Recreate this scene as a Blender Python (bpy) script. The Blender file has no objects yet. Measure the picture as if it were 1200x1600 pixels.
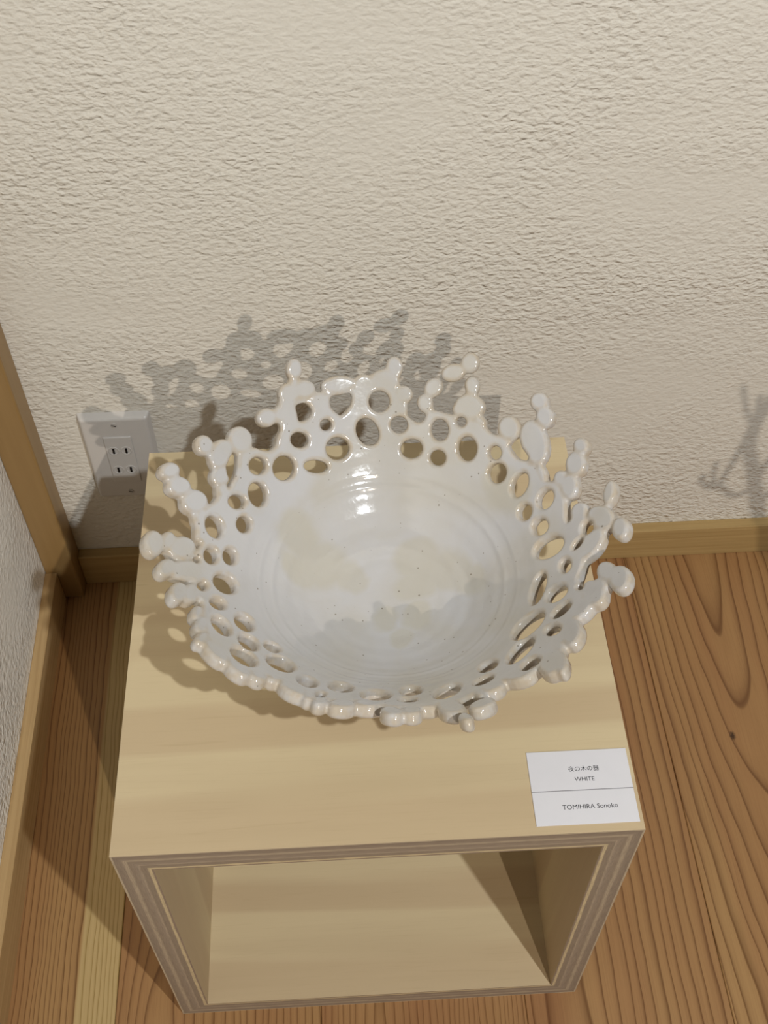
import bpy, bmesh, math, random
import numpy as np
from mathutils import Vector, Matrix

random.seed(7)
S = bpy.context.scene
COL = S.collection

# ------------------------------------------------------------------ camera
F_PX = 1788.55
CAM = np.array([0.18912, -0.77673, 1.05488])
YAW, PITCH, ROLL = -0.061885, -0.892811, -0.002220
def cam_axes():
    cy, sy = math.cos(YAW), math.sin(YAW); cp, sp = math.cos(PITCH), math.sin(PITCH); cr, sr = math.cos(ROLL), math.sin(ROLL)
    Rz = np.array([[cy, -sy, 0], [sy, cy, 0], [0, 0, 1]])
    Rx = np.array([[1, 0, 0], [0, cp, -sp], [0, sp, cp]])
    Ry = np.array([[cr, 0, sr], [0, 1, 0], [-sr, 0, cr]])
    return Rz @ Rx @ Ry            # columns: right, forward, up
AX = cam_axes()
cd = bpy.data.cameras.new('camera'); co = bpy.data.objects.new('camera', cd); COL.objects.link(co)
m = Matrix.Identity(4)
for i in range(3):
    m[i][0] = AX[i, 0]; m[i][1] = AX[i, 2]; m[i][2] = -AX[i, 1]; m[i][3] = CAM[i]
co.matrix_world = m
cd.sensor_fit = 'VERTICAL'; cd.sensor_height = 24.0; cd.lens = F_PX / 1600.0 * 24.0
cd.clip_start = 0.01; cd.clip_end = 50
S.camera = co

# ------------------------------------------------------------------ world and lights
w = bpy.data.worlds.new('room_ambient'); S.world = w; w.use_nodes = True
bg = w.node_tree.nodes['Background']; bg.inputs[0].default_value = (1.0, 0.70, 0.38, 1); bg.inputs[1].default_value = 0.042
def lamp(name, loc, power, color, radius, aim=None, cone=None, blend=0.6):
    l = bpy.data.lights.new(name, 'SPOT' if cone else 'POINT'); l.energy = power; l.color = color; l.shadow_soft_size = radius
    o = bpy.data.objects.new(name, l); COL.objects.link(o); o.location = loc
    if cone:
        l.spot_size = math.radians(cone); l.spot_blend = blend
        o.rotation_euler = (Vector(aim) - Vector(loc)).to_track_quat('-Z', 'Y').to_euler()
    return o
lamp('track_spot_near', (0.81, -1.31, 1.94), 89, (0.93, 0.975, 1.0), 0.018, (0.15, -0.15, 0.45), 100, 0.8)
lamp('track_spot_far', (0.95, -2.88, 2.09), 126, (1.0, 0.885, 0.76), 0.012, (0.10, 0.0, 0.60), 60, 0.9)

vs = S.view_settings
vs.view_transform = 'Standard'; vs.look = 'None'; vs.gamma = 1.0; vs.use_curve_mapping = False; vs.exposure = 0.0

# ------------------------------------------------------------------ measurements (metres)
H, W, D = 0.349, 0.345, 0.345           # display box
BX, BY, BYAW = 0.0325, -0.4807, -0.00604  # its front left corner
XL = -0.1321                             # left wall
XP, YP = -0.0991, -0.0309                # post corner
ZB, TB = 0.0483, 0.0127                  # baseboard
ROOM_X, ROOM_Y, ROOM_Z = 1.95, -3.3, 2.4
SEAM0, PLANK = -0.0265, 0.1795

# ------------------------------------------------------------------ node helpers
def mat(name, rough=0.6, spec=0.5):
    mt = bpy.data.materials.new(name); mt.use_nodes = True
    b = mt.node_tree.nodes['Principled BSDF']
    b.inputs['Roughness'].default_value = rough; b.inputs['Specular IOR Level'].default_value = spec
    return mt, mt.node_tree, b
class G:
    def __init__(s, nt): s.nt = nt
    def n(s, t, **kw):
        nd = s.nt.nodes.new(t)
        for k, v in kw.items(): setattr(nd, k, v)
        return nd
    def put(s, sock, v):
        if isinstance(v, bpy.types.NodeSocket): s.nt.links.new(v, sock)
        elif v is not None:
            if hasattr(sock, 'default_value') and isinstance(v, (tuple, list)) and len(v) == 3 and sock.type == 'RGBA': v = (*v, 1)
            sock.default_value = v
    def math(s, op, a, b=None, c=None, clamp=False):
        nd = s.n('ShaderNodeMath', operation=op, use_clamp=clamp)
        for i, v in enumerate((a, b, c)): s.put(nd.inputs[i], v) if v is not None else None
        return nd.outputs[0]
    def vmath(s, op, a, b=None):
        nd = s.n('ShaderNodeVectorMath', operation=op); s.put(nd.inputs[0], a)
        if b is not None: s.put(nd.inputs[1], b)
        return nd.outputs[0]
    def coord(s, kind='Object'): return s.n('ShaderNodeTexCoord').outputs[kind]
    def xyz(s, v):
        nd = s.n('ShaderNodeSeparateXYZ'); s.put(nd.inputs[0], v); return nd.outputs
    def comb(s, x, y, z):
        nd = s.n('ShaderNodeCombineXYZ')
        for i, v in enumerate((x, y, z)): s.put(nd.inputs[i], v)
        return nd.outputs[0]
    def noise(s, v, scale, detail=3, rough=0.5, dist=0.0, col=False):
        nd = s.n('ShaderNodeTexNoise'); s.put(nd.inputs['Vector'], v); s.put(nd.inputs['Scale'], scale)
        nd.inputs['Detail'].default_value = detail; nd.inputs['Roughness'].default_value = rough; nd.inputs['Distortion'].default_value = dist
        return nd.outputs['Color' if col else 'Fac']
    def ramp(s, fac, stops, interp='LINEAR'):
        nd = s.n('ShaderNodeValToRGB'); s.put(nd.inputs[0], fac); nd.color_ramp.interpolation = interp
        el = nd.color_ramp.elements
        while len(el) < len(stops): el.new(0.5)
        for e, (p, c) in zip(el, stops):
            e.position = p; e.color = (*c, 1) if len(c) == 3 else c
        return nd.outputs[0]
    def fr(s, fac, a, b, lo=0.0, hi=1.0):
        nd = s.n('ShaderNodeMapRange', clamp=True); s.put(nd.inputs[0], fac)
        nd.inputs[1].default_value = a; nd.inputs[2].default_value = b; nd.inputs[3].default_value = lo; nd.inputs[4].default_value = hi
        return nd.outputs[0]
    def mix(s, fac, a, b, mode='MIX'):
        nd = s.n('ShaderNodeMix', data_type='RGBA', blend_type=mode); s.put(nd.inputs[0], fac)
        s.put(nd.inputs[6], a); s.put(nd.inputs[7], b); return nd.outputs[2]
    def bump(s, h, strength, dist):
        nd = s.n('ShaderNodeBump'); s.put(nd.inputs['Height'], h); nd.inputs['Strength'].default_value = strength; nd.inputs['Distance'].default_value = dist
        return nd.outputs[0]
    def attr(s, name, kind='GEOMETRY'):
        return s.n('ShaderNodeAttribute', attribute_name=name, attribute_type=kind)

def plaster(name, base, stretch, smooth_dir):
    mt, nt, b = mat(name, 0.9, 0.2); g = G(nt); v = g.coord()
    vv = g.vmath('MULTIPLY', v, stretch)
    n1 = g.noise(vv, 175, 1.0, 0.5, 0.35); n2 = g.noise(vv, 360, 1.5, 0.5)
    ridge = g.math('ABSOLUTE', g.math('SUBTRACT', g.noise(vv, 105, 1.5, 0.5, 0.5), 0.5))
    h = g.math('ADD', g.math('MULTIPLY', n1, 1.05), g.math('ADD', g.math('MULTIPLY', n2, 0.42), g.math('MULTIPLY', ridge, 0.55)))
    amp = g.fr(g.noise(g.vmath('MULTIPLY', v, smooth_dir), 4.2, 2, 0.5, 0.4), 0.36, 0.62, 0.30, 1.0)
    h = g.math('MULTIPLY', h, amp)
    col = g.mix(g.noise(v, 3.0, 3), base, tuple(c * 0.94 for c in base))
    nt.links.new(col, b.inputs['Base Color'])
    nt.links.new(g.bump(h, 1.0, 0.0029), b.inputs['Normal'])
    return mt
M = {}
M['plaster_back'] = plaster('plaster_back', (0.70, 0.665, 0.59), (0.72, 1.0, 1.15), (0.8, 1, 1.6))
M['plaster_left'] = plaster('plaster_left', (0.80, 0.77, 0.71), (1.0, 0.9, 1.0), (1, 0.8, 1.2))

def timber(name, light, dark, axis, scale=1.0, rough=0.45):
    """planed trim timber with fine straight grain along one axis"""
    mt, nt, b = mat(name, rough, 0.35); g = G(nt); v = g.coord()
    st = [260.0 * scale] * 3; st[axis] = 5.0
    n1 = g.noise(g.vmath('MULTIPLY', v, tuple(st)), 1.0, 3, 0.55, 0.3)
    st2 = [40.0] * 3; st2[axis] = 1.5
    n2 = g.noise(g.vmath('MULTIPLY', v, tuple(st2)), 1.0, 2, 0.5)
    col = g.mix(g.fr(n1, 0.35, 0.7), light, dark)
    col = g.mix(g.fr(n2, 0.4, 0.7, 0, 0.35), col, dark)
    nt.links.new(col, b.inputs['Base Color']); nt.links.new(g.bump(n1, 0.15, 0.0004), b.inputs['Normal'])
    return mt
M['trim_x'] = timber('trim_grain_along_wall', (0.456, 0.315, 0.138), (0.350, 0.230, 0.090), 0)
M['trim_y'] = timber('trim_grain_along_side', (0.496, 0.340, 0.166), (0.384, 0.246, 0.109), 1)
M['post'] = timber('post_wood', (0.330, 0.207, 0.083), (0.284, 0.173, 0.066), 2, 0.35, 0.38)

def cedar():
    """flooring cedar: growth rings of a log cut by the board, set per plank"""
    mt, nt, b = mat('cedar_flooring', 0.42, 0.4); g = G(nt); v = g.coord()
    A = lambda k: g.attr(k, 'OBJECT').outputs['Fac']
    x, y, z = g.xyz(v)[:3]
    seed = A('seed')
    vs_ = g.comb(g.math('ADD', x, seed), g.math('MULTIPLY', y, 0.22), seed)
    wob = g.math('MULTIPLY', g.math('SUBTRACT', g.noise(vs_, 9.0, 2, 0.5), 0.5), 0.034)
    wob2 = g.math('MULTIPLY', g.math('SUBTRACT', g.noise(g.comb(g.math('ADD', x, seed), g.math('MULTIPLY', y, 0.35), seed), 38.0, 2, 0.5), 0.5), 0.0055)
    xc = g.math('ADD', g.math('SUBTRACT', x, A('pith_x')), wob2)
    hh = g.math('ADD', g.math('ADD', A('pith_depth'), g.math('MULTIPLY', y, A('pith_slope'))), wob)
    rho = g.math('SQRT', g.math('ADD', g.math('MULTIPLY', xc, xc), g.math('MULTIPLY', hh, hh)))
    rho = g.math('ADD', rho, g.math('MULTIPLY', g.noise(g.comb(rho, seed, 0.0), 60, 1), 0.012))
    k = g.math('DIVIDE', rho, A('ring'))
    fr = g.math('FRACT', k)
    fibre = g.noise(g.comb(g.math('MULTIPLY', x, 900), g.math('MULTIPLY', y, 14), seed), 1.0, 2, 0.6)
    late = g.ramp(fr, [(0.0, (0.10,) * 3), (0.40, (0.02,) * 3), (0.70, (0.16,) * 3), (0.86, (0.55,) * 3), (0.925, (1.0,) * 3), (0.965, (0.80,) * 3), (1.0, (0.10,) * 3)])
    tone = g.noise(g.comb(g.math('MULTIPLY', x, 16), g.math('MULTIPLY', y, 1.2), seed), 1.0, 2, 0.5)
    early = g.mix(g.fr(tone, 0.35, 0.68), (0.380, 0.220, 0.087), (0.315, 0.156, 0.061))
    dark = g.mix(g.fr(tone, 0.35, 0.68), (0.140, 0.062, 0.018), (0.125, 0.048, 0.016))
    # pale sapwood along the edge of a board
    edge = g.math('ADD', x, g.math('MULTIPLY', wob, 0.10))
    sap = g.fr(g.math('SUBTRACT', edge, A('sap')), -0.0012, 0.0012)
    early = g.mix(sap, early, (0.485, 0.35, 0.16)); dark = g.mix(sap, dark, (0.274, 0.180, 0.052))
    col = g.mix(g.math('MULTIPLY', late, A('contrast')), early, dark)
    col = g.mix(g.fr(fibre, 0.45, 0.75, 0, 0.22), col, dark)
    # a small knot
    kx = g.math('SUBTRACT', x, A('knot_x')); ky = g.math('MULTIPLY', g.math('SUBTRACT', y, A('knot_y')), 0.6)
    kr = g.math('SQRT', g.math('ADD', g.math('MULTIPLY', kx, kx), g.math('MULTIPLY', ky, ky)))
    kr = g.math('ADD', kr, g.math('MULTIPLY', g.noise(v, 420, 2), 0.003))
    col = g.mix(g.fr(kr, 0.0028, 0.0052, 1, 0), col, (0.053, 0.024, 0.009))
    nt.links.new(col, b.inputs['Base Color'])
    nt.links.new(g.bump(g.math('SUBTRACT', g.math('MULTIPLY', fibre, 0.4), late), 0.25, 0.0005), b.inputs['Normal'])
    nt.links.new(g.fr(late, 0, 1, 0.46, 0.36), b.inputs['Roughness'])
    return mt
M['cedar'] = cedar()

def veneer():
    mt, nt, b = mat('pale_plywood_veneer', 0.5, 0.35); g = G(nt); v = g.coord()
    x, y, z = g.xyz(v)[:3]
    big = g.noise(g.comb(g.math('MULTIPLY', x, 2.2), g.math('MULTIPLY', y, 26), z), 1.0, 3, 0.5, 0.5)
    step = g.noise(g.comb(g.math('MULTIPLY', x, 0.7), g.math('ADD', g.math('MULTIPLY', y, 15), g.math('MULTIPLY', x, -0.8)), 3.0), 1.0, 1, 0.4)
    fine = g.noise(g.comb(g.math('MULTIPLY', x, 22), g.math('MULTIPLY', y, 700), z), 1.0, 2, 0.6)
    col = g.mix(g.fr(step, 0.49, 0.525), (0.577, 0.471, 0.293), (0.517, 0.402, 0.248))
    col = g.mix(g.fr(big, 0.45, 0.72, 0, 0.6), col, (0.458, 0.348, 0.211))
    col = g.mix(g.fr(fine, 0.55, 0.85, 0, 0.25), col, (0.395, 0.295, 0.171))
    streak = g.noise(g.comb(g.math('MULTIPLY', x, 9), g.math('MULTIPLY', y, 90), 7.0), 1.0, 2, 0.5, 1.0)
    col = g.mix(g.fr(streak, 0.70, 0.80, 0, 0.35), col, (0.332, 0.230, 0.126))
    vor = g.n('ShaderNodeTexVoronoi'); g.put(vor.inputs['Vector'], v); vor.inputs['Scale'].default_value = 26
    keep = g.math('GREATER_THAN', g.xyz(vor.outputs['Color'])[0], 0.80)
    col = g.mix(g.math('MULTIPLY', g.fr(vor.outputs['Distance'], 0.018, 0.034, 1, 0), keep), col, (0.126, 0.074, 0.041))
    nt.links.new(col, b.inputs['Base Color']); nt.links.new(g.bump(fine, 0.08, 0.0003), b.inputs['Normal'])
    return mt
M['veneer'] = veneer()

def plies():
    """cut plywood edge: layers stacked through the panel thickness (local z)"""
    mt, nt, b = mat('plywood_cut_edge', 0.75, 0.2); g = G(nt); v = g.coord()
    x, y, z = g.xyz(v)[:3]
    wav = g.noise(g.comb(g.math('MULTIPLY', x, 18), 0.0, g.math('MULTIPLY', z, 200)), 1.0, 2, 0.5)
    dz = g.math('ADD', g.math('MULTIPLY', z, -1.0 / 0.0245), g.math('MULTIPLY', g.math('SUBTRACT', wav, 0.5), 0.05))
    st = [(0.0, (0.496, 0.401, 0.277)), (0.045, (0.496, 0.401, 0.277)), (0.06, (0.266, 0.206, 0.151)), (0.25, (0.301, 0.236, 0.172)), (0.30, (0.425, 0.336, 0.236)),
          (0.36, (0.419, 0.336, 0.236)), (0.42, (0.289, 0.224, 0.162)), (0.60, (0.325, 0.257, 0.189)), (0.66, (0.407, 0.321, 0.230)), (0.70, (0.283, 0.222, 0.159)),
          (0.84, (0.295, 0.230, 0.165)), (0.87, (0.590, 0.472, 0.283)), (0.93, (0.590, 0.472, 0.283)), (0.955, (0.283, 0.212, 0.153)), (1.0, (0.283, 0.212, 0.153))]
    col = g.ramp(dz, st)
    sc = g.noise(g.comb(g.math('MULTIPLY', x, 90), 0.0, g.math('MULTIPLY', z, 1500)), 1.0, 3, 0.65)
    col = g.mix(g.fr(sc, 0.45, 0.70, 0, 0.55), col, (0.189, 0.142, 0.106))
    col = g.mix(g.fr(sc, 0.38, 0.20, 0, 0.40), col, (0.543, 0.448, 0.330))
    nt.links.new(col, b.inputs['Base Color']); nt.links.new(g.bump(sc, 0.3, 0.0006), b.inputs['Normal'])
    return mt
M['plies'] = plies()

def flat(name, c, rough=0.5, spec=0.4):
    mt, nt, b = mat(name, rough, spec); g = G(nt)
    col = g.mix(g.noise(g.coord(), 60, 2), c, tuple(k * 0.95 for k in c)); nt.links.new(col, b.inputs['Base Color'])
    return mt
M['paper'] = flat('white_card_paper', (0.675, 0.67, 0.70), 0.75, 0.2)
M['ink'] = flat('black_ink', (0.025, 0.025, 0.03), 0.7, 0.1)
M['rule'] = flat('grey_ink', (0.16, 0.155, 0.165), 0.7, 0.1)
M['plate'] = flat('outlet_plastic', (0.60, 0.575, 0.545), 0.35, 0.5)
M['slot'] = flat('outlet_slot_dark', (0.012, 0.01, 0.01), 0.6, 0.2)
M['screw'] = flat('outlet_screw', (0.50, 0.47, 0.43), 0.35, 0.5)
M['twig'] = flat('dry_twig_bark', (0.10, 0.06, 0.035), 0.8, 0.2)
M['vase'] = flat('dark_stoneware', (0.07, 0.055, 0.045), 0.45, 0.4)

def glaze(patches):
    mt, nt, b = mat('white_milky_glaze', 0.13, 0.5); g = G(nt); v = g.coord()
    cb = g.mix(g.fr(g.noise(v, 11, 3, 0.55, 0.8), 0.40, 0.66), (0.53, 0.525, 0.53), (0.495, 0.472, 0.43))
    # a few rounded patches blended towards warm beige, outlines warped by noise
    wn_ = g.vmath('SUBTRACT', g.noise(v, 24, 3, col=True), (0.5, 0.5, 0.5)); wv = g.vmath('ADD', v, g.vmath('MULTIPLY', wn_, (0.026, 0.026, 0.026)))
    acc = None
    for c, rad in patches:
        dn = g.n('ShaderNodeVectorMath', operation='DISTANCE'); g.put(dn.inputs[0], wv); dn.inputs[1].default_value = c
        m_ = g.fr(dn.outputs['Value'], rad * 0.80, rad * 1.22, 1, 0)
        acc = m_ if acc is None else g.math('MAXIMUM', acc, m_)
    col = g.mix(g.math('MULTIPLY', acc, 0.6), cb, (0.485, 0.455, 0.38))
    edge = g.attr('edge').outputs['Fac']
    e = g.math('MULTIPLY', g.fr(edge, 0.0010, 0.0034, 1, 0), g.fr(g.noise(v, 130, 2), 0.30, 0.62, 0.15, 0.9))
    col = g.mix(g.math('MULTIPLY', e, 0.75), col, (0.47, 0.38, 0.26))
    vor = g.n('ShaderNodeTexVoronoi'); g.put(vor.inputs['Vector'], v); vor.inputs['Scale'].default_value = 210
    rnd = g.xyz(vor.outputs['Color'])
    keep = g.math('GREATER_THAN', rnd[0], 0.62)
    size = g.math('MULTIPLY', rnd[1], 0.16)
    spk = g.math('MULTIPLY', g.math('LESS_THAN', vor.outputs['Distance'], size), keep)
    col = g.mix(g.math('MULTIPLY', spk, 0.75), col, (0.20, 0.17, 0.13))
    nt.links.new(col, b.inputs['Base Color'])
    b.inputs['Coat Weight'].default_value = 0.5; b.inputs['Coat Roughness'].default_value = 0.06
    h = g.math('ADD', g.noise(v, 55, 3, 0.5), g.math('MULTIPLY', g.noise(v, 260, 2), 0.15))
    nt.links.new(g.bump(h, 0.35, 0.0016), b.inputs['Normal'])
    b.inputs['Subsurface Weight'].default_value = 0.08; b.inputs['Subsurface Radius'].default_value = (0.004, 0.003, 0.002)
    return mt
M['clay'] = flat('unglazed_clay', (0.55, 0.47, 0.36), 0.8, 0.2)

# ------------------------------------------------------------------ mesh helpers
def link(name, me, mats, parent=None):
    o = bpy.data.objects.new(name, me); COL.objects.link(o)
    for mm in (mats if isinstance(mats, (list, tuple)) else [mats]): me.materials.append(mm)
    if parent: o.parent = parent
    return o
def from_bm(name, bm, mats, parent=None, smooth=False):
    me = bpy.data.meshes.new(name); bmesh.ops.recalc_face_normals(bm, faces=bm.faces[:]); bm.to_mesh(me); bm.free()
    if smooth: me.shade_smooth()
    return link(name, me, mats, parent)
def box_bm(lo, hi, bevel=0.0, seg=2):
    bm = bmesh.new(); bmesh.ops.create_cube(bm, size=1.0)
    for q in bm.verts:
        q.co = Vector([lo[i] + (q.co[i] + 0.5) * (hi[i] - lo[i]) for i in range(3)])
    if bevel: bmesh.ops.bevel(bm, geom=bm.edges[:], offset=bevel, segments=seg, affect='EDGES', profile=0.5)
    return bm
def empty(name, loc, rz=0):
    o = bpy.data.objects.new(name, None); COL.objects.link(o); o.location = loc; o.rotation_euler = (0, 0, rz); o.empty_display_size = 0.02
    return o
def tag(o, label=None, cat=None, group=None, kind=None):
    for k, v_ in (('label', label), ('category', cat), ('group', group), ('kind', kind)):
        if v_: o[k] = v_
    return o

# ------------------------------------------------------------------ room shell
tag(from_bm('wall_back', box_bm((XL - 0.12, 0, 0), (ROOM_X, 0.12, ROOM_Z)), M['plaster_back']), 'cream textured plaster wall behind the box', kind='structure')
tag(from_bm('wall_left', box_bm((XL - 0.12, ROOM_Y, 0), (XL, 0, ROOM_Z)), M['plaster_left']), 'grey white textured plaster side wall', kind='structure')
tag(from_bm('trim_1', box_bm((XL, YP, 0), (XP, 0, ROOM_Z), 0.0022), M['post']), 'square wooden corner post between the two walls', kind='structure')
tag(from_bm('baseboard_back', box_bm((XP, -TB, 0), (ROOM_X, 0, ZB), 0.0009), M['trim_x']), 'pale wooden baseboard under the cream wall', kind='structure')
tag(from_bm('baseboard_left', box_bm((XL, ROOM_Y, 0), (XL + TB, YP, ZB), 0.0009), M['trim_y']), 'pale wooden baseboard along the side wall', kind='structure')

floor = tag(empty('floor', (0, 0, 0)), 'reddish brown cedar plank floor', kind='structure')
seams = [XL] + [SEAM0 + i * PLANK for i in range(0, 12) if SEAM0 + i * PLANK < ROOM_X] + [ROOM_X]
#        pith_x  depth  slope   ring   sap    contrast knot
specs = [(-0.168, 0.040, 0.02, 0.0046, -0.0625, 0.95, None),
         (0.010, 0.050, 0.02, 0.0062, 9, 0.85, None),
         (0.205, 0.022, 0.01, 0.0046, 9, 0.75, None),
         (0.372, 0.040, 0.02, 0.0088, 9, 0.90, None),
         (0.602, 0.020, -0.090, 0.0088, 9, 0.90, (0.580, -0.243))]
for i in range(len(seams) - 1):
    a, b_ = seams[i] + 0.0002, seams[i + 1] - 0.0002
    pl = from_bm('plank', box_bm((a, ROOM_Y, -0.015), (b_, 0.0, 0.0), 0.0007, 1), M['cedar'], floor)
    sp = specs[i] if i < len(specs) else ((a + b_) / 2 + random.uniform(-.08, .08), random.uniform(.02, .06), random.uniform(-.1, .1), random.uniform(.006, .011), 9, 0.85, None)
    for k, v_ in zip(('pith_x', 'pith_depth', 'pith_slope', 'ring', 'sap', 'contrast'), sp): pl[k] = float(v_)
    pl['seed'] = 1.7 * i + 0.31; kn = sp[6] or (50.0, 50.0); pl['knot_x'] = kn[0]; pl['knot_y'] = kn[1]

# ------------------------------------------------------------------ display box (four mitred plywood panels, open front and back)
box = tag(empty('display_box', (0, 0, 0), BYAW), 'square plywood box pedestal, open at the front, carrying the white bowl', 'box')
c_, s_ = math.cos(BYAW), math.sin(BYAW)
box.location = (BX + c_ * W / 2 - s_ * D / 2, BY + s_ * W / 2 + c_ * D / 2, 0)
PT = 0.0245
def panel(name, L, rot_y, loc):
    bm = bmesh.new(); pts = [(-L / 2, 0), (L / 2, 0), (L / 2 - PT, -PT), (-L / 2 + PT, -PT)]
    f = [bm.verts.new((x, -D / 2, z)) for x, z in pts]; bk = [bm.verts.new((x, D / 2, z)) for x, z in pts]
    bm.faces.new(f); bm.faces.new(bk[::-1])
    for i in range(4): bm.faces.new((f[i], bk[i], bk[(i + 1) % 4], f[(i + 1) % 4]))
    bmesh.ops.recalc_face_normals(bm, faces=bm.faces[:])
    for fc in bm.faces: fc.material_index = 1 if abs(fc.normal.y) > 0.9 else 0
    o = from_bm(name, bm, [M['veneer'], M['plies']], box); o.rotation_euler = (0, rot_y, 0); o.location = loc
    return o
panel('top_panel', W, 0, (0, 0, H)); panel('bottom_panel', W, math.pi, (0, 0, 0))
panel('side_panel', H, math.pi / 2, (W / 2, 0, H / 2)); panel('side_panel', H, -math.pi / 2, (-W / 2, 0, H / 2))

# ------------------------------------------------------------------ the pierced bowl
BC = np.array([0.2218, -0.306, H])                 # centre of its foot on the box top
PROF = [(0.0, 0.0215), (0.03, 0.0228), (0.055, 0.0290), (0.079, 0.0440), (0.108, 0.0710), (0.130, 0.0935), (0.154, 0.118), (0.20, 0.1645)]
def make_profile():
    """monotone cubic through PROF: tables of r, z against arc length"""
    r = np.array([q[0] for q in PROF]); z = np.array([q[1] for q in PROF])
    h = np.diff(r); dl = np.diff(z) / h; mm = np.zeros(len(r)); mm[0] = 0; mm[-1] = dl[-1]
    for i in range(1, len(r) - 1): mm[i] = 2 * dl[i - 1] * dl[i] / (dl[i - 1] + dl[i])
    rr = np.linspace(0, r[-1], 1500); k = np.clip(np.searchsorted(r, rr, 'right') - 1, 0, len(r) - 2)
    t = (rr - r[k]) / h[k]
    zz = (1 + 2 * t) * (1 - t) ** 2 * z[k] + t * (1 - t) ** 2 * h[k] * mm[k] + t * t * (3 - 2 * t) * z[k + 1] + t * t * (t - 1) * h[k] * mm[k + 1]
    ss = np.concatenate([[0], np.cumsum(np.hypot(np.diff(rr), np.diff(zz)))])
    return rr, zz, ss
PR, PZ, PS = make_profile()
def pixel_to_surface(px):
    """photo pixels -> point where that sight line meets the bowl's inner surface, in flattened (arc length) coordinates"""
    px = np.atleast_2d(np.array(px, float))
    q = np.c_[(px[:, 0] - 600) / F_PX, np.ones(len(px)), (800 - px[:, 1]) / F_PX] @ AX.T
    zt = np.linspace(0.17, 0.0, 700)[None, :]
    t = (BC[2] + zt - CAM[2]) / q[:, 2:3]
    X = CAM[0] + q[:, 0:1] * t - BC[0]; Y = CAM[1] + q[:, 1:2] * t - BC[1]
    f = zt - np.interp(np.hypot(X, Y), PR, PZ)
    idx = np.argmax(f < 0, axis=1); idx = np.maximum(idx, 1); a = np.arange(len(px))
    f0, f1 = f[a, idx - 1], f[a, idx]; k = np.where(f0 > f1, f0 / (f0 - f1 + 1e-12), 0.0); k = np.clip(k, 0, 1)
    x = X[a, idx - 1] * (1 - k) + X[a, idx] * k; y = Y[a, idx - 1] * (1 - k) + Y[a, idx] * k
    r = np.hypot(x, y); s = np.interp(r, PR, PS)
    return np.c_[x, y] * (s / np.maximum(r, 1e-9))[:, None]

BODY = [(316, 848), (309, 840), (308, 822), (308, 806), (314, 797), (325, 789), (333, 784), (339, 776), (343, 766), (349, 760), (358, 762), (366, 745), (372, 715), (378, 704), (390, 700), (400, 699), (408, 702),
        (417, 704), (425, 702), (431, 695), (433, 684), (437, 674), (441, 660), (440, 645), (447, 634), (458, 628), (472, 624), (488, 622), (500, 617), (516, 611), (534, 612), (550, 606), (560, 596),
        (577, 590), (598, 584), (611, 590), (616, 600), (621, 612), (628, 628), (633, 641), (637, 650), (645, 657), (654, 660), (661, 656), (665, 646), (670, 640), (682, 642), (698, 646), (712, 650),
        (738, 655), (750, 659), (758, 669), (766, 677), (777, 680), (786, 683), (796, 690), (808, 708), (824, 722), (836, 726), (843, 736), (850, 749), (862, 752), (871, 754), (879, 766), (883, 782), (884, 800),
        (888, 816), (896, 806), (906, 798), (920, 812), (924, 836), (922, 856), (912, 872), (908, 884), (904, 894), (901, 906), (908, 918), (912, 936), (905, 955), (892, 972), (885, 996), (870, 1010), (856, 1026),
        (836, 1040), (800, 1052), (766, 1066), (742, 1078), (720, 1092), (692, 1097), (679, 1104), (668, 1106), (640, 1108), (602, 1106), (572, 1098), (532, 1096), (500, 1090), (470, 1078), (446, 1066), (416, 1055),
        (392, 1050), (362, 1036), (338, 1018), (326, 1004), (320, 985), (318, 965), (317, 950), (318, 936), (310, 926), (306, 906), (302, 890), (304, 870)]
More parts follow.
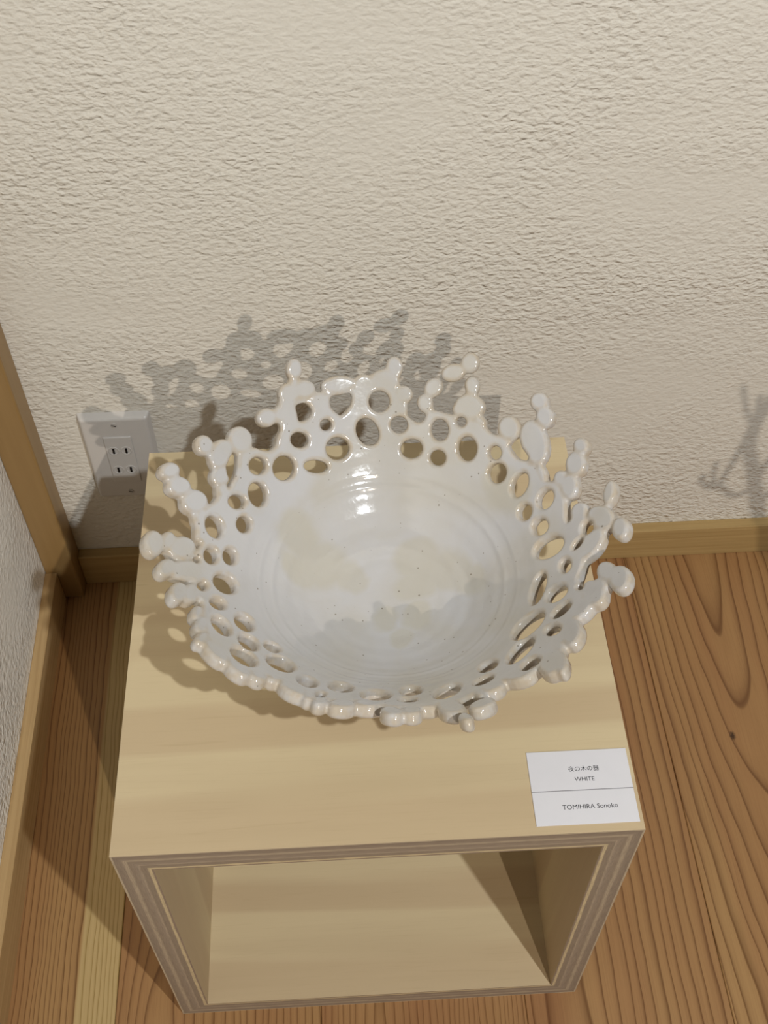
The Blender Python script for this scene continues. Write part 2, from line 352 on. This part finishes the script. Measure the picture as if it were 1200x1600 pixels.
# knobs of the rim: centre x, y, half length, half width, turn in degrees (photo pixels)
KNOBS = [(266.7, 735, 14.5, 12.5, 0), (281, 759, 17.5, 14, 20), (306, 783, 19, 17, 30), (313, 806, 8, 10, 0),
         (321, 695, 12.5, 15, -20), (346.7, 709, 16, 22, 15), (376.7, 687.5, 17, 20, -15), (346, 743, 13.5, 15, 0), (348, 764, 8, 9, 0),
         (460, 577, 11.5, 15.5, 0), (459, 599, 6.5, 9, 0), (451.7, 615, 15.5, 15.5, 0), (475, 609, 17, 14.5, 0), (417, 652.5, 14, 13.5, 0), (439, 648, 13, 12, -15), (449, 635, 13, 14, 0), (449, 660, 9, 16, 0),
         (499, 629, 14.5, 14.5, 0), (529, 601.5, 25, 13, -6), (568, 601, 14, 15, 0), (597, 594, 19, 15, -25), (616, 574, 12, 16, 0), (614, 597, 9, 12, 0), (630, 617, 13, 13, 0), (626, 640, 9, 12, 10),
         (663, 631, 11, 13.5, -20), (676, 606, 12.5, 15, 35), (706.7, 582.5, 17, 13, -15), (733, 567, 13, 15, 15), (736, 603, 10.5, 14, 0), (730, 636, 23, 19, 0), (748, 658, 9, 7, 40),
         (793, 669, 16, 18, 0), (832, 691, 20, 33, -12), (849, 651.5, 13, 15.5, 0), (840, 627, 13, 14, 0), (845, 740, 6.5, 14, -15),
         (907, 697, 11.5, 12.5, 0), (899, 725, 14.5, 18, 10), (876, 749, 10.5, 13, 0), (890, 761, 12.5, 18, 10), (877, 792, 7, 18, 0),
         (905, 800, 11, 15, 30), (938, 809, 19, 18, 0), (952, 770, 8.5, 18, 15), (967, 824, 11.5, 16, 20), (921, 849, 27, 12, -50), (897, 832, 8, 9, 0),
         (945, 891, 14.5, 15, 20), (965, 901, 15, 19, 20), (936, 911, 9, 9, 0), (924, 924, 18, 19, 30), (906, 948, 22, 10, -42), (890, 985, 15, 20, 30), (870, 1008, 9, 8, 0),
         (860, 1030, 22, 15, -30), (872, 1033, 11, 12, 0), (806, 1047, 26, 9, -14), (766, 1066, 18, 8, -18), (747, 1077, 9, 6, 0), (704, 1102, 21, 10, 0), (752, 1095, 20, 7, -20), (727, 1118, 11, 6, 0),
         (500, 1094, 12, 6, 10), (535, 1100, 20, 6, 5), (575, 1100, 21, 5.5, 3), (612, 1113, 17, 6, 5), (643, 1111, 15, 6, -3),
         (311, 953, 8, 10, 0), (316, 974, 10, 12, 0), (316, 996, 10, 9, 0), (337, 1017, 23, 8, 42), (373, 1043, 21, 7.5, 33), (404, 1054, 14, 7, 22), (430, 1056, 11, 7, 10), (458, 1073, 22, 7, 26), (482, 1085, 10, 6, 20),
         (245, 845, 13.5, 18.5, -20), (266, 842, 11, 13, 0), (288, 853, 20, 16, 15), (265, 883, 13.5, 13, 0), (298, 887, 28, 14, 8), (283, 921, 13, 15, 0), (303, 922, 14, 14, 0)]
# piercings: ellipses the same way
HOLES = [(335.5, 822, 13, 19, -22), (381.5, 818.5, 11.5, 13.5, 0), (371, 783, 14, 11.5, 0), (403.5, 772, 14.5, 20.5, -12), (403.5, 727.5, 14, 14.5, 0), (444, 731, 18, 20.5, 0), (494, 729, 20, 10.5, 5),
         (468, 687.5, 15, 13, 15), (509.5, 664, 9.5, 9.5, 0), (528, 701, 19.5, 19, 0), (574.5, 675, 18, 24, -25), (592.5, 627.5, 17, 18, 0), (623, 664, 14, 14, 0),
         (686, 672, 14.5, 18, 0), (719, 659, 8.5, 8, 0), (642.5, 701.5, 18, 16, -15), (683, 715.5, 13, 13, 0), (728.5, 701, 16, 20.5, 0), (771.5, 707, 10.5, 11.5, 0), (775, 739, 15, 17, 20),
         (811, 757, 13, 21.5, 22), (853, 780, 12.5, 17, 25), (820, 800, 11, 13.5, 10), (844, 823, 12.5, 14, 35), (857, 855, 27, 15, -30), (917, 824, 8, 12, 25), (902, 849, 12, 4, -50),
         (839.5, 919, 9.5, 28, 20), (882, 883, 8, 11, 15), (868, 926, 19, 11, -35), (904, 915, 5, 4, 0), (876, 952, 19, 7, -40), (824, 976, 33, 13, -40), (862, 983, 13, 8, -15), (812, 1014, 29, 10, -43),
         (827, 1033, 17, 7, -30), (698, 1079, 23, 9.5, -28), (732, 1091, 14, 4, -20), (761, 1038, 16, 7, -25), (754, 1059, 17, 5, -25), (642, 1080, 17, 8, -5), (637, 1095, 15, 4.5, 0),
         (532, 1074, 19, 8, 8), (587, 1088, 24, 9, 2), (501, 1085, 7, 4, 0), (343, 939.5, 12.5, 9, 30), (383, 971, 17, 12, 45), (346.5, 976, 20, 11, 55), (388, 1003, 18, 11, 40), (425, 1011, 13, 7, 25),
         (380, 1026, 24, 11.5, 36), (438, 1037, 24, 11, 22), (480, 1065, 16, 8, 18), (332, 866, 10.5, 13, -10), (360.5, 868, 10, 13, -12), (354.5, 909, 20, 14, 35), (311, 871, 5, 5, 0), (320, 911, 7, 8, 45)]
HOLE_POLYS = [[(461, 633), (475, 627.5), (484, 633), (489, 643), (484, 654), (474, 659), (466, 659), (463, 646)],
              [(516, 619), (533, 615), (550, 613), (551, 629), (544, 641), (535, 650), (529, 650), (515, 636)],
              [(705, 597), (724, 601), (727, 612), (714, 624), (706, 638), (692, 640), (679, 626), (688, 613), (695, 602)],
              [(363, 709), (372, 712), (373, 730), (369, 745), (362, 752), (356, 742), (355, 730), (358, 720)],
              [(796, 690), (807, 684), (814, 699), (825, 714), (822, 720), (807, 717), (797, 706), (791, 696)]]
def ellipse_px(cx, cy, a, b, ang, n=20):
    t = np.linspace(0, 2 * np.pi, n, endpoint=False); k = math.radians(ang)
    x, y = a * np.cos(t), b * np.sin(t)
    return np.c_[cx + x * math.cos(k) - y * math.sin(k), cy + x * math.sin(k) + y * math.cos(k)]
def smooth_poly(p, n=4):
    p = np.array(p, float); out = []
    for i in range(len(p)):
        a, b, c, d = p[i - 1], p[i], p[(i + 1) % len(p)], p[(i + 2) % len(p)]
        for k in range(n):
            t = k / n; out.append(0.5 * (2 * b + (c - a) * t + (2 * a - 5 * b + 4 * c - d) * t * t + (3 * b - a - 3 * c + d) * t ** 3))
    return np.array(out)
def poly_sdf(P, gx, gy):
    """signed distance, positive inside"""
    d2 = np.full(gx.shape, 1e9); ins = np.zeros(gx.shape, bool); n = len(P)
    for i in range(n):
        ax, ay = P[i]; bx, by = P[(i + 1) % n]; ex, ey = bx - ax, by - ay; L = ex * ex + ey * ey + 1e-18
        t = np.clip(((gx - ax) * ex + (gy - ay) * ey) / L, 0, 1)
        d2 = np.minimum(d2, (gx - ax - t * ex) ** 2 + (gy - ay - t * ey) ** 2)
        c = (ay > gy) != (by > gy)
        if abs(by - ay) > 1e-15: ins ^= c & (gx < (bx - ax) * (gy - ay) / (by - ay) + ax)
    return np.where(ins, 1, -1) * np.sqrt(d2)

def build_bowl_mesh():
    step = 0.0010; ext = 0.226; ax = np.arange(-ext, ext + 1e-9, step); n = len(ax)
    GX, GY = np.meshgrid(ax, ax, indexing='ij')
    d = poly_sdf(pixel_to_surface(smooth_poly(BODY)), GX, GY)
    def win(P, pad):
        i0 = np.clip(np.searchsorted(ax, P.min(0) - pad) - 1, 0, n); i1 = np.clip(np.searchsorted(ax, P.max(0) + pad) + 1, 0, n)
        return slice(i0[0], i1[0]), slice(i0[1], i1[1])
    def smax(a, b, k):
        h = np.maximum(k - np.abs(a - b), 0) / k; return np.maximum(a, b) + h * h * k * 0.25
    for kb in KNOBS:
        P = pixel_to_surface(ellipse_px(kb[0], kb[1], kb[2] * 1.11, kb[3] * 1.11, kb[4])); wn = win(P, 0.012)
        d[wn] = smax(d[wn], poly_sdf(P, GX[wn], GY[wn]), 0.0034)
    for P in [pixel_to_surface(ellipse_px(h[0], h[1], h[2] * 0.93, h[3] * 0.93, h[4])) for h in HOLES] + [pixel_to_surface(smooth_poly(np.array(h) * 0.88 + np.mean(h, 0) * 0.12, 3)) for h in HOLE_POLYS]:
        wn = win(P, 0.012)
        d[wn] = -smax(-d[wn], poly_sdf(P, GX[wn], GY[wn]), 0.0016)
    R = 0.0043
    nw = 15; wax = np.linspace(-0.0060, 0.0060, nw); ws = wax[1] - wax[0]
    rr_e = 0.0027                                                                 # rounding of the cut edges
    qx = (rr_e - d)[:, :, None]; qy = (np.abs(wax) - (R - rr_e))[None, None, :]
    Fv = np.hypot(np.maximum(qx, 0), np.maximum(qy, 0)) + np.minimum(np.maximum(qx, qy), 0) - rr_e   # negative inside
    inside = Fv < 0
    # naive surface nets
    cs = [(i, j, k) for i in (0, 1) for j in (0, 1) for k in (0, 1)]
    cnt = sum(inside[i:n - 1 + i, j:n - 1 + j, k:nw - 1 + k].astype(np.int8) for i, j, k in cs)
    act = (cnt > 0) & (cnt < 8); I, J, K = np.nonzero(act); nv = len(I)
    vid = -np.ones(act.shape, np.int64); vid[I, J, K] = np.arange(nv)
    acc = np.zeros((nv, 3)); num = np.zeros(nv)
    for a in cs:
        for axn in range(3):
            if a[axn]: continue
            b = list(a); b[axn] = 1
            fa = Fv[I + a[0], J + a[1], K + a[2]]; fb = Fv[I + b[0], J + b[1], K + b[2]]
            cr = (fa < 0) != (fb < 0); t = np.where(cr, fa / np.where(cr, fa - fb, 1), 0)
            p = np.array(a, float)[None, :].repeat(nv, 0); p[:, axn] += t
            acc += p * cr[:, None]; num += cr
    acc /= num[:, None]
    gx = ax[0] + (I + acc[:, 0]) * step; gy = ax[0] + (J + acc[:, 1]) * step; gw = wax[0] + (K + acc[:, 2]) * ws
    quads = []
    def emit(flag, fl, v0, v1, v2, v3):
        q = np.stack([v0, v1, v2, v3], 1); q[fl] = q[fl][:, ::-1]; quads.append(q[(q >= 0).all(1)])
    for axn in range(3):
        o1, o2 = [(1, 2), (2, 0), (0, 1)][axn]
        sl0 = [slice(None)] * 3; sl1 = [slice(None)] * 3; sl0[axn] = slice(0, -1); sl1[axn] = slice(1, None)
        A_, B_ = inside[tuple(sl0)], inside[tuple(sl1)]; idx = np.array(np.nonzero(A_ != B_)).T
        lim = np.array(act.shape); ok = (idx[:, o1] > 0) & (idx[:, o2] > 0) & (idx[:, o1] < lim[o1]) & (idx[:, o2] < lim[o2]); idx = idx[ok]
        fl = ~A_[idx[:, 0], idx[:, 1], idx[:, 2]]
        def at(d1, d2):
            q = idx.copy(); q[:, o1] -= d1; q[:, o2] -= d2; return vid[q[:, 0], q[:, 1], q[:, 2]]
        emit(None, fl, at(1, 1), at(0, 1), at(0, 0), at(1, 0))
    quads = np.concatenate(quads)
    # wrap the flat sheet back onto the thrown profile
    s = np.hypot(gx, gy); r = np.interp(s, PS, PR); z = np.interp(s, PS, PZ)
    e = 0.0015; dr = np.interp(s + e, PS, PR) - np.interp(np.maximum(s - e, 0), PS, PR); dz = np.interp(s + e, PS, PZ) - np.interp(np.maximum(s - e, 0), PS, PZ)
    L = np.hypot(dr, dz); dr, dz = dr / L, dz / L
    ux, uy = gx / np.maximum(s, 1e-9), gy / np.maximum(s, 1e-9)
    th = np.arctan2(gy, gx)
    rings = (0.00010 * np.sin(2 * np.pi * s / 0.0125 + 0.8 * np.sin(th)) + 0.00045 * np.exp(-((s - 0.088 - 0.002 * np.sin(th)) / 0.0022) ** 2) + 0.0003 * np.exp(-((s - 0.099) / 0.0018) ** 2)) * np.clip((s - 0.02) / 0.02, 0, 1) * np.clip((0.125 - s) / 0.02, 0, 1)
    wob = 0.0012 * np.sin(3 * th + 1.0) * np.clip(s / 0.15, 0, 1) ** 2 + 0.0008 * np.sin(7 * th) * np.clip(s / 0.15, 0, 1) ** 3
    off = gw - R + rings * (gw > 0) + wob           # inner face lies on the measured profile
    X = ux * (r - dz * off); Y = uy * (r - dz * off); Z = z + dr * off
    me = bpy.data.meshes.new('body'); nq = len(quads)
    me.vertices.add(nv); me.vertices.foreach_set('co', np.c_[X, Y, Z].ravel().astype(np.float32))
    me.loops.add(nq * 4); me.loops.foreach_set('vertex_index', quads.ravel().astype(np.int32))
    me.polygons.add(nq); me.polygons.foreach_set('loop_start', np.arange(0, nq * 4, 4, dtype=np.int32))
    me.update(calc_edges=True); me.validate()
    ii = np.clip(I, 0, n - 1); jj = np.clip(J, 0, n - 1)
    at_ = me.attributes.new('edge', 'FLOAT', 'POINT'); at_.data.foreach_set('value', d[ii, jj].astype(np.float32))
    me.shade_smooth()
    return me
bowl = tag(empty('bowl', tuple(BC)), 'white glazed ceramic bowl with a pierced lace-like rim of knobs', 'bowl')
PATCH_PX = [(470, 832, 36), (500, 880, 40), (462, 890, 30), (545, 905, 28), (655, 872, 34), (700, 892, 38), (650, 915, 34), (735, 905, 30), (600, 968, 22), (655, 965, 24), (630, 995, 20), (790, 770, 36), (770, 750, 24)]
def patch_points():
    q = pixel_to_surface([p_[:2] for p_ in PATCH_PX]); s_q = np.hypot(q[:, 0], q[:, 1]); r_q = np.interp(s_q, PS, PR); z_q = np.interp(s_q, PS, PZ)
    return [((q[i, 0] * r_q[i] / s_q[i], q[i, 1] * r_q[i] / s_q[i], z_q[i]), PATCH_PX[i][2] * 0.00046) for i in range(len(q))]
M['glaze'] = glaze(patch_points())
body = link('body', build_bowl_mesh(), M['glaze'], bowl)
def lathe(name, prof, seg, material, parent):
    bm = bmesh.new(); rows = [[bm.verts.new((r * math.cos(2 * math.pi * i / seg), r * math.sin(2 * math.pi * i / seg), z)) for i in range(seg)] for r, z in prof]
    for a in range(len(rows)):
        A_, B_ = rows[a], rows[(a + 1) % len(rows)]
        for i in range(seg): bm.faces.new((A_[i], A_[(i + 1) % seg], B_[(i + 1) % seg], B_[i]))
    return from_bm(name, bm, material, parent, True)
lathe('foot_ring', [(0.046, 0.0), (0.054, 0.0), (0.0555, 0.0012), (0.0575, 0.0225), (0.050, 0.0205), (0.0445, 0.0185), (0.0445, 0.0012)], 96, M['clay'], bowl)

# ------------------------------------------------------------------ title card
card = tag(empty('title_card', (0.3413, -0.4508, H), BYAW), 'small white printed title card lying on the box corner', 'card')
CW, CH, CT = 0.0678, 0.0525, 0.0007
from_bm('card_sheet', box_bm((-CW / 2, -CH / 2, 0), (CW / 2, CH / 2, CT), 0.0001, 1), M['paper'], card)
def text(name, s, cx, cy, width, height=None):
    cu = bpy.data.curves.new(name, 'FONT'); cu.body = s; cu.align_x = 'CENTER'; cu.align_y = 'CENTER'; cu.extrude = 0.0; cu.size = 0.01; cu.resolution_u = 4
    tmp = bpy.data.objects.new(name + '_tmp', cu); COL.objects.link(tmp); bpy.context.view_layer.update()
    me = bpy.data.meshes.new_from_object(tmp.evaluated_get(bpy.context.evaluated_depsgraph_get())); bpy.data.objects.remove(tmp)
    me.name = name
    co_ = np.empty(len(me.vertices) * 3, np.float32); me.vertices.foreach_get('co', co_); co_ = co_.reshape(-1, 3)
    lo, hi = co_.min(0), co_.max(0); k = width / (hi[0] - lo[0]); ky = height / (hi[1] - lo[1]) if height else k
    co_[:, 0] = (co_[:, 0] - (lo[0] + hi[0]) / 2) * k; co_[:, 1] = (co_[:, 1] - (lo[1] + hi[1]) / 2) * ky; co_[:, 2] = 0
    me.vertices.foreach_set('co', co_.ravel()); me.update()
    me.materials.clear()
    o = link(name, me, M['ink'], card); o.location = (cx, cy, CT + 0.00006); return o
text('lettering', '夜の木の器', 0.0030, 0.0128, 0.0208)
text('lettering', 'WHITE', 0.0026, 0.0052, 0.0133)
text('lettering', 'TOMIHIRA Sonoko', 0.0031, -0.0142, 0.0365)
rl = from_bm('printed_rule', box_bm((-CW / 2, -0.00022, 0), (CW / 2, 0.00022, 0.00005)), M['rule'], card); rl.location = (0, -0.0026, CT)

# ------------------------------------------------------------------ wall outlet
OX, OZ = -0.0588, 0.1406
out = tag(empty('wall_outlet', (OX + 0.035, 0, OZ + 0.06)), 'white double wall outlet with four slots on the cream wall', 'outlet')
def plate_bm(w_, h_, t_, slope, bev):
    """plate standing off the wall towards -y with sloped rounded edge"""
    bm = box_bm((-w_ / 2, -t_, -h_ / 2), (w_ / 2, 0.0, h_ / 2))
    for q in bm.verts:
        if q.co.y < -t_ / 2: q.co.x *= (w_ / 2 - slope) / (w_ / 2); q.co.z *= (h_ / 2 - slope) / (h_ / 2)
    bmesh.ops.bevel(bm, geom=[e for e in bm.edges if not all(v.co.y > -1e-6 for v in e.verts)], offset=bev, segments=3, affect='EDGES', profile=0.5)
    return bm
from_bm('cover_plate', plate_bm(0.070, 0.120, 0.0075, 0.003, 0.0022), M['plate'], out, False)
ins = from_bm('outlet_insert', box_bm((-0.0135, -0.0088, -0.033), (0.0135, -0.006, 0.033), 0.0005), M['plate'], out)
for zc in (0.0140, -0.0140):
    for sx in (-1, 1):
        # raised rounded rim of one half of a socket, with a vertical slot inside
        bm = bmesh.new(); N_ = 28; rows = []
        for k_, (sc_, yy) in enumerate(((1.0, 0.0), (0.9, -0.0004), (0.78, -0.0004), (0.68, 0.0))):
            rows.append([bm.verts.new((sx * 0.0062 + sc_ * 0.0056 * math.cos(2 * math.pi * i / N_), yy, sc_ * 0.0062 * math.sin(2 * math.pi * i / N_))) for i in range(N_)])
        for k_ in range(3):
            for i in range(N_): bm.faces.new((rows[k_][i], rows[k_][(i + 1) % N_], rows[k_ + 1][(i + 1) % N_], rows[k_ + 1][i]))
        o = from_bm('receptacle_rim', bm, M['plate'], ins); o.location = (0, -0.00885, zc)
        sl = from_bm('slot', box_bm((-0.0009, -0.0096, -0.0034), (0.0009, -0.0086, 0.0034)), M['slot'], ins); sl.location = (sx * 0.0062, 0, zc)
for zc in (0.0490, -0.0490):
    bm = bmesh.new(); bmesh.ops.create_cone(bm, cap_ends=True, segments=20, radius1=0.0030, radius2=0.0026, depth=0.0012)
    bmesh.ops.rotate(bm, verts=bm.verts[:], matrix=Matrix.Rotation(math.pi / 2, 3, 'X'))
    sc = from_bm('screw', bm, M['screw'], out); sc.location = (0, -0.0078, zc)
    gv = from_bm('screw_groove', box_bm((-0.0022, -0.0002, -0.0004), (0.0022, 0.0002, 0.0004)), M['slot'], sc); gv.location = (0, -0.0006, 0); gv.rotation_euler = (0, 0.4, 0)

# ------------------------------------------------------------------ dried branch in a vase, just right of the view; its shadow falls on the wall
def tube(bm, pts, r0, r1, seg=8):
    pts = [Vector(p_) for p_ in pts]; fine = []
    for i in range(len(pts) - 1):
        a, b, c, d = pts[max(i - 1, 0)], pts[i], pts[i + 1], pts[min(i + 2, len(pts) - 1)]
        for k in range(5):
            t = k / 5; fine.append(0.5 * (2 * b + (c - a) * t + (2 * a - 5 * b + 4 * c - d) * t * t + (3 * b - a - 3 * c + d) * t ** 3))
    fine.append(pts[-1]); rings = []
    for i, p_ in enumerate(fine):
        d = (fine[min(i + 1, len(fine) - 1)] - fine[max(i - 1, 0)]).normalized(); u = d.orthogonal().normalized(); v_ = d.cross(u)
        r = r0 + (r1 - r0) * i / (len(fine) - 1)
        rings.append([bm.verts.new(p_ + r * (math.cos(2 * math.pi * k / seg) * u + math.sin(2 * math.pi * k / seg) * v_)) for k in range(seg)])
    for A_, B_ in zip(rings, rings[1:]):
        for k in range(seg): bm.faces.new((A_[k], A_[(k + 1) % seg], B_[(k + 1) % seg], B_[k]))
    bm.faces.new(rings[0][::-1]); bm.faces.new(rings[-1])
VX, VY = 0.83, -0.745
LAMP = np.array([0.95, -2.88, 2.09])
def branch_point(px, t):
    q = AX @ np.array([(px[0] - 600) / F_PX, 1, (800 - px[1]) / F_PX]); Sp = CAM + q * (0 - CAM[1]) / q[1]
    return tuple(Sp + t * (LAMP - Sp) - np.array([VX, VY, 0]))
vase = tag(empty('vase', (VX, VY, 0)), 'dark stoneware vase on the cedar floor near the cream wall', 'vase')
lathe('vase_body', [(0.0, 0.0), (0.042, 0.0), (0.058, 0.05), (0.060, 0.10), (0.046, 0.145), (0.026, 0.168), (0.028, 0.180), (0.024, 0.180), (0.022, 0.166), (0.040, 0.14), (0.052, 0.10), (0.05, 0.05), (0.036, 0.008), (0.0, 0.008)], 48, M['vase'], vase)
br = tag(empty('dried_branch', (VX, VY, 0)), 'dry forked twig branch standing in the dark vase', 'branch')
BT = 0.25
root = branch_point((1178, 745), BT)
bm = bmesh.new(); tube(bm, [(0.006, 0.004, 0.012), (0.0, 0.0, 0.17), (root[0] * 0.35, root[1] * 0.5, root[2] * 0.55), branch_point((1186, 850), BT), root] + [branch_point(q, BT) for q in ((1171, 702), (1177, 672), (1190, 648), (1210, 615))], 0.0085, 0.0040)
from_bm('stem', bm, M['twig'], br, True)
for pts, r0 in (([(1174, 682), (1183, 650), (1188, 618)], .0022), ([(1176, 662), (1166, 640), (1161, 602)], .0018), ([(1176, 664), (1158, 700), (1140, 730), (1124, 758)], .0021), ([(1124, 757), (1135, 769), (1150, 774), (1176, 764)], .0023),
                ([(1126, 757), (1110, 761), (1096, 752), (1101, 743)], .0024), ([(1115, 757), (1115, 738), (1120, 722)], .0018), ([(1176, 762), (1190, 735), (1208, 712)], .0025), ([(1182, 800), (1194, 776), (1210, 768)], .0024)):
    bm = bmesh.new(); tube(bm, [branch_point(q, BT) for q in pts], r0 * 1.5, r0 * 1.15); from_bm('twig', bm, M['twig'], br, True)
